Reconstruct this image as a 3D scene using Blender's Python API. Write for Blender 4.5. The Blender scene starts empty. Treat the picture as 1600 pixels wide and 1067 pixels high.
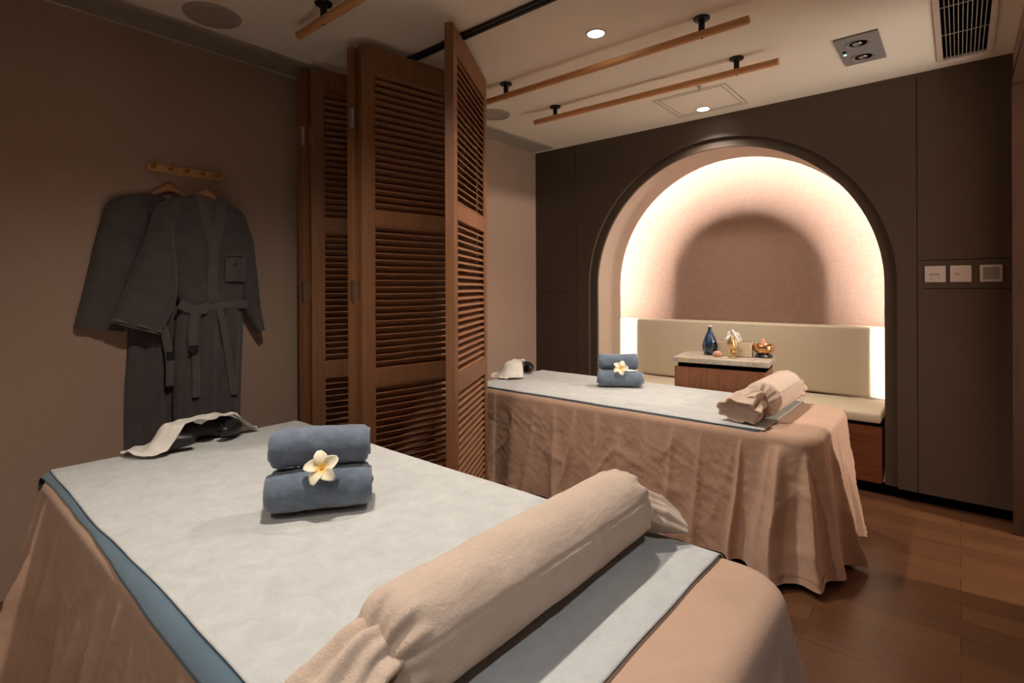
import bpy, bmesh, math, random
from mathutils import Vector, Matrix, noise
random.seed(7)
PI = math.pi
S = bpy.context.scene
COL = S.collection

# ------------------------------------------------------------------ camera
YAW, ROLL, FPX, CYP = .70177, -.00423, 827.4, 449.98
CAM_H = 1.2648
Fv = Vector((-math.sin(YAW), math.cos(YAW), 0))
R0 = Vector((math.cos(YAW), math.sin(YAW), 0)); U0 = Vector((0, 0, 1))
Rv = R0*math.cos(ROLL) + U0*math.sin(ROLL)
Uv = -R0*math.sin(ROLL) + U0*math.cos(ROLL)
cd = bpy.data.cameras.new('camera'); cam = bpy.data.objects.new('camera', cd); COL.objects.link(cam)
cd.sensor_fit = 'HORIZONTAL'; cd.sensor_width = 36; cd.lens = 36*FPX/1600
cd.shift_y = -(533.5-CYP)/1600
cd.clip_start = .02
M4 = Matrix.Identity(4)
for i in range(3):
    M4[i][0] = Rv[i]; M4[i][1] = Uv[i]; M4[i][2] = -Fv[i]
M4[2][3] = CAM_H
cam.matrix_world = M4
S.camera = cam

# ------------------------------------------------------------------ world, exposure, large lights
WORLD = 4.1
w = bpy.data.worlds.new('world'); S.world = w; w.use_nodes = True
# added gradient fill for the unmodelled space past the doorway: bright below, dim above
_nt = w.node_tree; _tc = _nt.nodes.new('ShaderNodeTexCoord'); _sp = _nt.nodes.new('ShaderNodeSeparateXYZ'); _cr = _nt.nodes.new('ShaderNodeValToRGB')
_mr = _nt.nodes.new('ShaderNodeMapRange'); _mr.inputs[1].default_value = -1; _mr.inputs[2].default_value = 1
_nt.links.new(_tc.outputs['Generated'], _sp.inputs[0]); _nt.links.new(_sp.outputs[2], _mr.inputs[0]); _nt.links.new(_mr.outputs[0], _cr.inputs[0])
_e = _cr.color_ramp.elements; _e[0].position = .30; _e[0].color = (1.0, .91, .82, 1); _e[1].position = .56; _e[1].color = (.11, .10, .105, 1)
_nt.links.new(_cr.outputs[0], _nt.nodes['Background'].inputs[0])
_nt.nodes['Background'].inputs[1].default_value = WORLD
vs = S.view_settings
vs.view_transform = 'Standard'; vs.look = 'None'; vs.gamma = 1; vs.exposure = 0.22
try: vs.use_curve_mapping = False
except Exception: pass

WARM = (1, .90, .79)
def spot(name, loc, power, angle, blend=.6, size=.035, color=WARM, aim=(0, 0, -1)):
    l = bpy.data.lights.new(name, 'SPOT'); l.energy = power; l.spot_size = math.radians(angle)
    l.spot_blend = blend; l.shadow_soft_size = size; l.color = color
    o = bpy.data.objects.new(name, l); COL.objects.link(o); o.location = loc
    o.rotation_euler = Vector(aim).to_track_quat('-Z', 'Y').to_euler()
    return o
P_MAIN = 62
spot('spot_bed_near', (-1.345, .80, 2.485), P_MAIN*1.5, 140, 1.0)
spot('spot_bed_far', (-1.345, 2.23, 2.485), P_MAIN*1.55, 125, 1.0)
spot('spot_niche', (-1.353, 3.66, 2.485), P_MAIN*1.2, 125, 1.0)
spot('spot_entry', (-1.345, -.63, 2.485), P_MAIN*.85, 110, .6)
spot('spot_fill', (.40, .35, 2.485), P_MAIN*.70, 104, .7, .035, (.93, .97, 1))  # unseen cool fill, added to light the bolster's shaded right side
spot('spot_corridor', (2.84, 3.24, 2.46), P_MAIN*5, 170, .3, .05, (1, .88, .75), (-1, 0, -.55))
LED_STRENGTH = 240

# ------------------------------------------------------------------ helpers
def s2l(c):
    c = c/255
    return c/12.92 if c <= .04045 else ((c+.055)/1.055)**2.4
def rgb(r, g, b): return (s2l(r), s2l(g), s2l(b), 1)

def new_mat(name, color, rough=.6, metal=0, spec=.5, sheen=0, coat=0):
    m = bpy.data.materials.new(name); m.use_nodes = True
    b = m.node_tree.nodes['Principled BSDF']
    b.inputs['Base Color'].default_value = color
    b.inputs['Roughness'].default_value = rough
    b.inputs['Metallic'].default_value = metal
    b.inputs['Specular IOR Level'].default_value = spec
    b.inputs['Sheen Weight'].default_value = sheen
    b.inputs['Sheen Roughness'].default_value = .5
    b.inputs['Coat Weight'].default_value = coat
    return m
def nd(m, t, **kw):
    n = m.node_tree.nodes.new(t)
    for k, v in kw.items(): setattr(n, k, v)
    return n
def lk(m, a, b): m.node_tree.links.new(a, b)
def coords(m, scale=(1, 1, 1), rot=(0, 0, 0)):
    tc = nd(m, 'ShaderNodeTexCoord'); mp = nd(m, 'ShaderNodeMapping')
    mp.inputs['Scale'].default_value = scale; mp.inputs['Rotation'].default_value = rot
    lk(m, tc.outputs['Object'], mp.inputs['Vector'])
    return mp.outputs[0]
def bump(m, height, strength=.3, dist=.002, chain=None):
    b = nd(m, 'ShaderNodeBump'); b.inputs['Strength'].default_value = strength; b.inputs['Distance'].default_value = dist
    lk(m, height, b.inputs['Height'])
    if chain: lk(m, chain, b.inputs['Normal'])
    lk(m, b.outputs[0], m.node_tree.nodes['Principled BSDF'].inputs['Normal'])
    return b.outputs[0]
def noise_tex(m, vec, scale, detail=4, rough=.55, dist=0):
    n = nd(m, 'ShaderNodeTexNoise'); n.inputs['Scale'].default_value = scale
    n.inputs['Detail'].default_value = detail; n.inputs['Roughness'].default_value = rough
    n.inputs['Distortion'].default_value = dist
    lk(m, vec, n.inputs['Vector']); return n.outputs[0]
def ramp(m, fac, stops):
    r = nd(m, 'ShaderNodeValToRGB'); e = r.color_ramp.elements
    while len(e) < len(stops): e.new(.5)
    for x, (p, c) in zip(e, stops): x.position = p; x.color = c
    lk(m, fac, r.inputs[0]); return r.outputs[0]
def to_color(m, out): lk(m, out, m.node_tree.nodes['Principled BSDF'].inputs['Base Color'])
def scl(c, k): return (min(1, c[0]*k), min(1, c[1]*k), min(1, c[2]*k), 1)

def cloth_mat(name, c, var=.12, vscale=6, wscale=500, wstr=.25, rough=.9, sheen=.25, crumple=0, cscale=9, spec=.15, pile=None):
    m = new_mat(name, c, rough, 0, spec, sheen)
    v = coords(m)
    n = noise_tex(m, v, vscale, 6, .65, .6)
    to_color(m, ramp(m, n, [(.3, scl(c, 1-var)), (.7, scl(c, 1+var))]))
    f = noise_tex(m, v, wscale, 2, .5)
    b = bump(m, f, wstr, .001)
    if pile: b = bump(m, noise_tex(m, v, pile[0], 4, .75, 1.2), pile[1], .006, b)
    if crumple: bump(m, noise_tex(m, v, cscale, 6, .62, 1.0), crumple, .012, b)
    return m
def wood_mat(name, c, axis='z', var=.35, rough=.45, scale=1.0, spec=.4):
    m = new_mat(name, c, rough, 0, spec)
    sc = {'z': (24, 24, 1.6), 'x': (1.6, 24, 24), 'y': (24, 1.6, 24)}[axis]
    v = coords(m, tuple(a*scale for a in sc))
    n = noise_tex(m, v, 2.2, 7, .62, .5)
    to_color(m, ramp(m, n, [(.28, scl(c, 1-var)), (.5, c), (.75, scl(c, 1+var*.7))]))
    bump(m, n, .06, .0005)
    return m

MT = {}
# room
m = new_mat('wall fabric', rgb(176, 150, 132), .92, 0, .15); v = coords(m)
n = noise_tex(m, v, 260, 3, .7); to_color(m, ramp(m, n, [(.3, rgb(166, 140, 123)), (.7, rgb(186, 159, 141))])); bump(m, n, .25, .001); MT['wall'] = m
m = new_mat('taupe panel', rgb(84, 70, 59), .55, 0, .3); v = coords(m)
n = noise_tex(m, v, 300, 3, .6); to_color(m, ramp(m, n, [(.3, rgb(79, 66, 55)), (.7, rgb(89, 75, 63))])); bump(m, n, .12, .0006); MT['taupe'] = m
m = new_mat('niche fabric', rgb(158, 128, 112), .95, 0, .1); v = coords(m)
n1 = noise_tex(m, coords(m, (1, 1, 14)), 26, 4, .7); n2 = noise_tex(m, coords(m, (14, 1, 1)), 26, 4, .7)
mx = nd(m, 'ShaderNodeMath', operation='ADD'); lk(m, n1, mx.inputs[0]); lk(m, n2, mx.inputs[1])
hf = nd(m, 'ShaderNodeMath', operation='MULTIPLY'); hf.inputs[1].default_value = .5; lk(m, mx.outputs[0], hf.inputs[0])
to_color(m, ramp(m, hf.outputs[0], [(.38, rgb(148, 118, 102)), (.62, rgb(172, 142, 126))])); bump(m, hf.outputs[0], .3, .001); MT['niche'] = m
m = new_mat('ceiling paint', rgb(236, 224, 206), .9, 0, .2); bump(m, noise_tex(m, coords(m), 120, 3, .6), .08, .001); MT['ceiling'] = m
MT['liner'] = new_mat('liner paint', rgb(192, 173, 157), .7, 0, .3)
MT['black'] = new_mat('black metal', rgb(22, 22, 24), .42, .3, .5)
MT['dark'] = new_mat('shade and dark parts', rgb(9, 8, 8), 1, 0, 0)  # near-black stands in for shade in gaps and recesses; also real dark parts
MT['track'] = new_mat('track metal', rgb(52, 50, 50), .4, .7)
MT['grey'] = new_mat('grey plate', rgb(140, 134, 132), .5)
MT['speaker'] = new_mat('speaker grille', rgb(165, 150, 136), .8)
MT['ventgrey'] = new_mat('vent grey', rgb(168, 156, 140), .6)
MT['ventback'] = new_mat('vent back', rgb(52, 48, 45), .9)
MT['white'] = new_mat('white plastic', rgb(205, 196, 190), .35)
MT['brass'] = new_mat('brass', rgb(226, 192, 138), .33, .85)
MT['chrome'] = new_mat('steel', rgb(190, 184, 176), .3, 1)
MT['copper'] = new_mat('polished bronze', rgb(216, 164, 116), .25, .95)
MT['bronze'] = new_mat('bronze', rgb(196, 130, 76), .3, 1)
# floor
m = new_mat('walnut floor', rgb(96, 60, 36), .34, 0, .45)
v = coords(m, (1, 1, 1))
br = nd(m, 'ShaderNodeTexBrick'); br.inputs['Scale'].default_value = 1; br.inputs['Brick Width'].default_value = 1.2
br.inputs['Row Height'].default_value = .125; br.inputs['Mortar Size'].default_value = .0012; br.offset = .37
br.inputs['Color1'].default_value = rgb(88, 58, 38); br.inputs['Color2'].default_value = rgb(106, 71, 47); br.inputs['Mortar'].default_value = rgb(52, 32, 20)
lk(m, v, br.inputs['Vector'])
g = noise_tex(m, coords(m, (1.3, 34, 1)), 2.0, 8, .68, .5)
gr = ramp(m, g, [(.25, (.55, .52, .5, 1)), (.5, (1, 1, 1, 1)), (.8, (1.0, 1.0, 1.0, 1))])
mix = nd(m, 'ShaderNodeMix', data_type='RGBA', blend_type='MULTIPLY'); mix.inputs[0].default_value = 1
lk(m, br.outputs[0], mix.inputs[6]); lk(m, gr, mix.inputs[7]); to_color(m, mix.outputs[2]); bump(m, g, .08, .001); MT['floor'] = m
# wood
MT['shutter'] = wood_mat('shutter oak', rgb(136, 92, 61), 'z', .22, .5)
MT['slat'] = wood_mat('slat oak', rgb(142, 97, 66), 'y', .2, .5)
MT['pole'] = wood_mat('pole oak', rgb(208, 154, 102), 'x', .14, .4)
MT['cab'] = wood_mat('walnut veneer vertical', rgb(134, 84, 56), 'z', .3, .4)
MT['cabh'] = wood_mat('walnut veneer', rgb(120, 68, 42), 'x', .35, .4)
MT['jamb'] = wood_mat('jamb wood', rgb(66, 43, 30), 'z', .2, .45)
MT['hanger'] = wood_mat('hanger wood', rgb(190, 136, 92), 'y', .12, .5)
# cloth
MT['skirt'] = cloth_mat('tan cotton', rgb(192, 158, 135), .06, 7, 520, .35, .85, .15, .25, 16)
MT['blue'] = cloth_mat('slate blue terry', rgb(92, 112, 126), .08, 10, 330, .6, .95, .25)
MT['paper'] = cloth_mat('nonwoven sheet', rgb(190, 191, 189), .09, 16, 150, .5, .9, 0, .5, 13, .15)
MT['paper2'] = cloth_mat('nonwoven cover', rgb(222, 216, 206), .04, 12, 160, .3, .9, 0, .35, 20, .15)
MT['fleece'] = cloth_mat('beige fleece', rgb(214, 190, 170), .06, 14, 300, .6, .95, .35, 0, 9, .05, (130, .55))
MT['towel'] = cloth_mat('blue grey towel', rgb(108, 120, 137), .2, 18, 420, .6, .98, .5, 0, 9, .05, (80, .5))
MT['robe'] = cloth_mat('charcoal terry', rgb(90, 84, 83), .16, 14, 260, .9, .98, .3, .5, 22, .05, (90, .4))
MT['robeedge'] = cloth_mat('charcoal terry belt', rgb(98, 92, 91), .1, 14, 260, .9, .98, .3)
MT['leather'] = new_mat('black leatherette', rgb(30, 27, 27), .42, 0, .5)
MT['tagblack'] = new_mat('black woven label', rgb(20, 21, 26), .7)
MT['seat'] = new_mat('cream leatherette', rgb(214, 202, 178), .55, 0, .35)
MT['thread'] = new_mat('gold thread', rgb(150, 118, 66), .6, .2)
m = new_mat('grey marble', rgb(180, 166, 150), .3, 0, .5); v = coords(m)
n = noise_tex(m, v, 18, 8, .7, 1.6); to_color(m, ramp(m, n, [(.3, rgb(140, 124, 112)), (.5, rgb(186, 173, 158)), (.75, rgb(206, 195, 180))])); MT['marble'] = m
m = new_mat('woven wicker', rgb(228, 212, 180), .7); v = coords(m, (1, 1, 1))
wv = nd(m, 'ShaderNodeTexBrick'); wv.inputs['Scale'].default_value = 1; wv.inputs['Brick Width'].default_value = .022; wv.inputs['Row Height'].default_value = .009
wv.inputs['Mortar Size'].default_value = .0012; wv.inputs['Color1'].default_value = rgb(236, 222, 192); wv.inputs['Color2'].default_value = rgb(224, 208, 176); wv.inputs['Mortar'].default_value = rgb(128, 104, 72)
cb = nd(m, 'ShaderNodeCombineXYZ'); sp = nd(m, 'ShaderNodeSeparateXYZ'); lk(m, v, sp.inputs[0])
ad = nd(m, 'ShaderNodeMath', operation='ADD'); lk(m, sp.outputs[0], ad.inputs[0]); lk(m, sp.outputs[1], ad.inputs[1])
lk(m, ad.outputs[0], cb.inputs[0]); lk(m, sp.outputs[2], cb.inputs[1]); lk(m, cb.outputs[0], wv.inputs['Vector']); to_color(m, wv.outputs[0]); MT['wicker'] = m
m = new_mat('blue glazed vase', rgb(40, 58, 84), .16, 0, .6, 0, .6); v = coords(m, (1, 1, .5))
n = noise_tex(m, v, 14, 4, .6, 1.5); to_color(m, ramp(m, n, [(.35, rgb(20, 27, 44)), (.52, rgb(52, 80, 112)), (.72, rgb(150, 156, 160))])); MT['vase'] = m
MT['tissue'] = new_mat('tissue', rgb(235, 232, 228), .9)
MT['shell'] = new_mat('pink shell', rgb(190, 140, 118), .5)
MT['coaster'] = new_mat('pale coaster', rgb(218, 198, 172), .7)
MT['mallet'] = new_mat('mallet', rgb(226, 148, 112), .6)
MT['sticker'] = new_mat('yellow sticker', rgb(206, 172, 70), .5)
MT['stones'] = new_mat('blue stone', rgb(52, 54, 72), .5)
MT['stonelight'] = new_mat('pale stone', rgb(160, 154, 150), .5)
def emis(name, c, s):
    m = new_mat(name, c, .5); b = m.node_tree.nodes['Principled BSDF']
    b.inputs['Emission Color'].default_value = c; b.inputs['Emission Strength'].default_value = s; return m
MT['lamp'] = emis('lamp glow', (1, .93, .82, 1), 14)
MT['green'] = emis('green led', (.25, 1, .35, 1), 5)
MT['led'] = emis('led strip', (1, .97, .93, 1), LED_STRENGTH)
# petals: yellow heart fading to cream, by distance from the flower's own centre
m = new_mat('plumeria petal', rgb(244, 236, 214), .55, 0, .3, .1)
tc = nd(m, 'ShaderNodeTexCoord'); ln = nd(m, 'ShaderNodeVectorMath', operation='LENGTH'); lk(m, tc.outputs['Object'], ln.inputs[0])
mr = nd(m, 'ShaderNodeMapRange'); mr.inputs[1].default_value = 0; mr.inputs[2].default_value = .042; lk(m, ln.outputs['Value'], mr.inputs[0])
to_color(m, ramp(m, mr.outputs[0], [(.05, rgb(226, 150, 60)), (.25, rgb(240, 205, 110)), (.6, rgb(244, 235, 208))])); MT['petal'] = m

def bx(bm, x0, x1, y0, y1, z0, z1, bev=0):
    vs_ = [bm.verts.new((x, y, z)) for x in (x0, x1) for y in (y0, y1) for z in (z0, z1)]
    q = [(0, 1, 3, 2), (4, 6, 7, 5), (0, 4, 5, 1), (2, 3, 7, 6), (0, 2, 6, 4), (1, 5, 7, 3)]
    fs = [bm.faces.new([vs_[i] for i in f]) for f in q]
    if bev:
        es = list({e for f in fs for e in f.edges})
        bmesh.ops.bevel(bm, geom=es, offset=bev, segments=3, profile=.5, affect='EDGES')
def cyl(bm, p0, p1, r0, r1=None, seg=24, cap=True):
    p0, p1 = Vector(p0), Vector(p1); r1 = r0 if r1 is None else r1
    d = (p1-p0).normalized(); a = d.orthogonal().normalized(); b = d.cross(a)
    A = [bm.verts.new(p0+(a*math.cos(t)+b*math.sin(t))*r0) for t in [2*PI*i/seg for i in range(seg)]]
    B = [bm.verts.new(p1+(a*math.cos(t)+b*math.sin(t))*r1) for t in [2*PI*i/seg for i in range(seg)]]
    for i in range(seg): bm.faces.new((A[i], A[(i+1) % seg], B[(i+1) % seg], B[i]))
    if cap: bm.faces.new(A[::-1]); bm.faces.new(B)
def lathe(bm, prof, c=(0, 0, 0), seg=32, sx=1, sy=1):
    rings = []
    for r, z in prof:
        rings.append([bm.verts.new((c[0]+sx*r*math.cos(2*PI*i/seg), c[1]+sy*r*math.sin(2*PI*i/seg), c[2]+z)) for i in range(seg)])
    for a, b in zip(rings, rings[1:]):
        for i in range(seg): bm.faces.new((a[i], a[(i+1) % seg], b[(i+1) % seg], b[i]))
    if prof[0][0] > 1e-5: bm.faces.new(rings[0][::-1])
    if prof[-1][0] > 1e-5: bm.faces.new(rings[-1])
def tube(bm, pts, r, seg=10, cap=True):
    pts = [Vector(p) for p in pts]; rings = []; a = None
    for i, p in enumerate(pts):
        d = (pts[min(i+1, len(pts)-1)]-pts[max(i-1, 0)]).normalized()
        a = d.orthogonal().normalized() if a is None else (a-d*a.dot(d)).normalized()
        b = d.cross(a); rr = r(i/(len(pts)-1)) if callable(r) else r
        rings.append([bm.verts.new(p+(a*math.cos(2*PI*k/seg)+b*math.sin(2*PI*k/seg))*rr) for k in range(seg)])
    for A, B in zip(rings, rings[1:]):
        for k in range(seg): bm.faces.new((A[k], A[(k+1) % seg], B[(k+1) % seg], B[k]))
    if cap: bm.faces.new(rings[0][::-1]); bm.faces.new(rings[-1])
def grid(bm, nu, nv, fn, closed_u=False):
    G = [[bm.verts.new(fn(i/(nu-1) if not closed_u else i/nu, j/(nv-1))) for j in range(nv)] for i in range(nu)]
    for i in range(nu if closed_u else nu-1):
        for j in range(nv-1):
            bm.faces.new((G[i][j], G[(i+1) % nu][j], G[(i+1) % nu][j+1], G[i][j+1]))
    return G
def prism(bm, outline, axis, a0, a1):
    """outline: 2-D points; extruded along axis from a0 to a1"""
    def P(p, a):
        return {'y': (p[0], a, p[1]), 'z': (p[0], p[1], a), 'x': (a, p[0], p[1])}[axis]
    A = [bm.verts.new(P(p, a0)) for p in outline]; B = [bm.verts.new(P(p, a1)) for p in outline]
    bm.faces.new(A); bm.faces.new(B[::-1]); n = len(A)
    for i in range(n): bm.faces.new((A[i], B[i], B[(i+1) % n], A[(i+1) % n]))

def obj(name, bm, mat, parent=None, smooth=False, label=None, solid=None, subsurf=0):
    bmesh.ops.recalc_face_normals(bm, faces=bm.faces[:])
    me = bpy.data.meshes.new(name); bm.to_mesh(me); bm.free()
    me.materials.append(MT[mat] if isinstance(mat, str) else mat)
    if smooth is True:
        for p in me.polygons: p.use_smooth = True
    elif smooth:
        me.shade_smooth(); me.set_sharp_from_angle(angle=math.radians(smooth))
    o = bpy.data.objects.new(name, me); COL.objects.link(o)
    if parent: o.parent = parent
    if label: o['label'] = label
    if solid:
        md = o.modifiers.new('thickness', 'SOLIDIFY'); md.thickness = solid; md.offset = -1
    if subsurf:
        md = o.modifiers.new('smooth', 'SUBSURF'); md.levels = md.render_levels = subsurf
    return o
def tag(o, label, cat, group=None):
    o['label'] = label; o['category'] = cat
    if group: o['group'] = group
    return o
def thing(name, label, cat, loc=(0, 0, 0), rotz=0, group=None):
    o = bpy.data.objects.new(name, None); COL.objects.link(o); o.empty_display_size = .1
    o.location = loc; o.rotation_euler = (0, 0, rotz); return tag(o, label, cat, group)
def struct(name, bm, mat, smooth=False, parent=None):
    o = obj(name, bm, mat, parent, smooth)
    if not parent: o['kind'] = 'structure'
    return o
def copy_tree(root, loc=None, rotz=None, label=None):
    r = root.copy(); COL.objects.link(r)
    if loc is not None: r.location = loc
    if rotz is not None: r.rotation_euler = (0, 0, rotz)
    if label: r['label'] = label
    for ch in list(root.children):
        c = ch.copy(); COL.objects.link(c); c.parent = r
        for g_ in list(ch.children):
            d = g_.copy(); COL.objects.link(d); d.parent = c
    return r
B = bmesh.new
def lerp(a, b, t): return a+(b-a)*t
def poly(pts, x):
    if x <= pts[0][0]: return pts[0][1]
    for (a, b), (c, d) in zip(pts, pts[1:]):
        if x <= c:
            t = (x-a)/(c-a); t = t*t*(3-2*t) if False else t
            return b+(d-b)*t
    return pts[-1][1]
def nz(x, y=0, z=0): return noise.noise(Vector((x, y, z)))

# ------------------------------------------------------------------ room
XL, YD, H = -2.976, 3.863, 2.5
YB = 4.52                     # back of niche
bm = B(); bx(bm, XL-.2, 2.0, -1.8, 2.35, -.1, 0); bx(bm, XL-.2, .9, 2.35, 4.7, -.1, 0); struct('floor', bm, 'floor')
bm = B(); bx(bm, XL-.2, 2.0, -1.8, 4.7, H, H+.1); struct('ceiling', bm, 'ceiling')
bm = B(); bx(bm, XL-.15, XL, -1.8, YD+.02, 0, H); struct('wall_left', bm, 'wall')
bm = B(); bx(bm, XL, 2.0, -1.8, -1.65, 0, H); struct('wall_behind', bm, 'wall')
bm = B(); bx(bm, 1.85, 2.0, -1.65, 2.35, 0, H); struct('wall_right', bm, 'wall')
# partition with doorway to the corridor
bm = B(); bx(bm, .22, .37, 3.73, YD, 0, H); bx(bm, .22, .37, 2.35, 2.87, 0, H); bx(bm, .22, .37, 2.87, 3.73, 2.33, H); bx(bm, .37, 1.85, 2.20, 2.35, 0, H)
struct('wall_corridor', bm, 'wall')
bm = B(); bx(bm, .37, 2.0, YD, YD+.15, 0, H); struct('wall_passage', bm, 'wall')
bm = B()
bx(bm, .205, .385, 3.695, 3.728, 0, 2.33); bx(bm, .205, .385, 2.872, 2.905, 0, 2.33); bx(bm, .205, .385, 2.905, 3.695, 2.295, 2.329)
struct('trim_1', bm, 'jamb')

# arch wall: panels with hairline joints
XA, RA, ZS = -1.347, 1.0, 1.275            # arch centre, ring radius, spring height
RO = RA+.065
def arch_pts(r, z0, n=64, xc=XA):
    return [(xc-r, z0)]+[(xc-r*math.cos(PI*i/n), ZS+r*math.sin(PI*i/n)) for i in range(n+1)]+[(xc+r, z0)]
KZ = .068
xl, xr = -2.5345, -.1895
bm = B()
ap = arch_pts(RO, KZ)
nhalf = len(ap)//2
prism(bm, [(xl, KZ)]+ap[:nhalf+1]+[(ap[nhalf][0], H), (xl, H)], 'y', YD, YD+.03)
prism(bm, [(xr, H), (ap[nhalf][0], H)]+ap[nhalf:]+[(xr, KZ)], 'y', YD, YD+.03)
g_ = .0035
bx(bm, XL, xl-g_, YD, YD+.03, KZ, 1.2295); bx(bm, XL, xl-g_, YD, YD+.03, 1.2325, H)
bx(bm, xr+g_, .22, YD, YD+.03, KZ, 1.2495); bx(bm, xr+g_, .22, YD, YD+.03, 1.2530, 1.4120); bx(bm, xr+g_, .22, YD, YD+.03, 1.4155, H)
struct('wall_back', bm, 'taupe')
# recessed ring behind the wall panel, backing, kick
def arch_band(bm, r0, r1, z0, y0, y1, n=72):
    a = arch_pts(r0, z0, n); b = arch_pts(r1, z0, n)
    va = [[bm.verts.new((p[0], y, p[1])) for p in a] for y in (y0, y1)]
    vb = [[bm.verts.new((p[0], y, p[1])) for p in b] for y in (y0, y1)]
    for i in range(len(a)-1):
        bm.faces.new((va[0][i], va[0][i+1], vb[0][i+1], vb[0][i])); bm.faces.new((va[1][i], va[1][i+1], vb[1][i+1], vb[1][i]))
        bm.faces.new((va[0][i], va[0][i+1], va[1][i+1], va[1][i])); bm.faces.new((vb[0][i], vb[0][i+1], vb[1][i+1], vb[1][i]))
    for k in (0, -1): bm.faces.new((va[0][k], va[1][k], vb[1][k], vb[0][k]))
bm = B(); arch_band(bm, RA, RO+.12, KZ, YD+.031, YD+.055); struct('trim_2', bm, 'taupe', 30)
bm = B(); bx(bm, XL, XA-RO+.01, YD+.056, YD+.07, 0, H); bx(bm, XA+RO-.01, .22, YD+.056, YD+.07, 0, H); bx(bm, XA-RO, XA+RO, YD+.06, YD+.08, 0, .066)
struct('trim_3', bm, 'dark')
# niche liner and back wall, side boxing
bm = B(); arch_band(bm, RA, RA+.012, .08, YD+.055, 4.30); struct('trim_4', bm, 'liner', 30)
bm = B(); bx(bm, XL, .22, YB, YB+.1, 0, H); struct('wall_niche', bm, 'niche')
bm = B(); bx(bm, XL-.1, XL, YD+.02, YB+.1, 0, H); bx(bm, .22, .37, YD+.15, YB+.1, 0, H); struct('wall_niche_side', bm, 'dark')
# led strip behind the liner's rear edge
bm = B()
pts = [(x, 4.22, z) for x, z in arch_pts(RA+.165, .30, 90)]
tube(bm, pts, .006, 8)
tag(obj('led_strip', bm, 'led', None, True), 'white light strip glowing behind the edge of the arched niche', 'light strip')
bm = B(); arch_band(bm, RA+.175, RA+.19, .25, 4.17, 4.27)
struct('led_reflector', bm, 'white', 30)  # unseen white reflector band behind the led strip

# ------------------------------------------------------------------ niche bench
t = thing('bench', 'built-in bench with cream padded seat and backrest inside the lit arch', 'bench', (XA, 4.1, 0))
t.location = (0, 0, 0)
bx0, bx1 = XA-RA+.016, XA+RA-.016
bm = B(); bx(bm, bx0, bx1, YD+.03, 4.28, KZ, .408, .002); obj('base', bm, 'cabh', t, label='walnut bench base')
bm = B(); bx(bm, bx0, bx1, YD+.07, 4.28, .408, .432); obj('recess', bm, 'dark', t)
bm = B(); bx(bm, bx0, bx1-.002, YD+.012, 4.365, .432, .492, .014); obj('seat_cushion', bm, 'seat', t, 40)
bm = B(); bx(bm, XA-RA-.15, XA+RA+.13, 4.37, 4.515, .494, .985, .018); obj('backrest', bm, 'seat', t, 40)

# ------------------------------------------------------------------ ceiling fittings
def ring(bm, c, r0, r1, z0, z1, seg=40):
    lathe(bm, [(r0, z1), (r0, z0), (r1, z0), (r1, z1)], (c[0], c[1], 0), seg)
def downlight(x, y, label):
    t = thing('downlight', label, 'ceiling light', (x, y, H), 0)
    bm = B(); lathe(bm, [(.048, 0), (.046, -.004), (.040, -.004), (.040, 0)], seg=40); obj('trim_ring', bm, 'white', t, 30)
    bm = B(); lathe(bm, [(.0001, -.0025), (.040, -.0025), (.040, -.0005), (.0001, -.0005)], seg=40); obj('lens', bm, 'lamp', t)
downlight(-1.345, 2.23, 'round recessed downlight beside the longer ceiling rail above the far bed')
downlight(-1.353, 3.66, 'round recessed downlight close to the wall, just above the arch')
downlight(-1.345, .80, 'round recessed downlight above the near bed')
downlight(.40, .35, 'unseen round downlight added for the fill spot beside the near bed')
downlight(-1.345, -.63, 'round recessed downlight at the near end of the room, closest to the camera')

def speaker(x, y, label):
    t = thing('ceiling_speaker', label, 'speaker', (x, y, H), 0, 'ceiling speakers')
    bm = B(); lathe(bm, [(.118, 0), (.115, -.006), (.098, -.008), (.096, 0)], seg=48); obj('rim', bm, 'ventgrey', t, 30)
    bm = B(); lathe(bm, [(.0001, -.006), (.096, -.005), (.096, -.001), (.0001, -.001)], seg=48); obj('grille', bm, 'speaker', t, 30)
speaker(-2.57, .955, 'round grey ceiling speaker above the robes on the near side of the shutters')
speaker(-2.53, 2.80, 'round ceiling speaker half hidden behind the shutters, by the far corner')

t = thing('air_vent', 'long narrow slotted air vent in the ceiling along the left wall', 'vent', (-2.83, 1.3, H))
t.location = (0, 0, 0)
bm = B(); bx(bm, -2.93, -2.735, -1.4, 3.775, H-.004, H-.001); obj('backing', bm, 'ventback', t)
bm = B()
for k in range(13):
    x = -2.927+.0149*k; bx(bm, x, x+.0068, -1.4, 3.775, H-.012, H-.004)
bx(bm, -2.94, -2.93, -1.41, 3.785, H-.012, H-.001); bx(bm, -2.735, -2.722, -1.41, 3.785, H-.012, H-.001); bx(bm, -2.93, -2.735, 3.775, 3.785, H-.012, H-.001)
obj('slats', bm, 'ventgrey', t)

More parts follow.
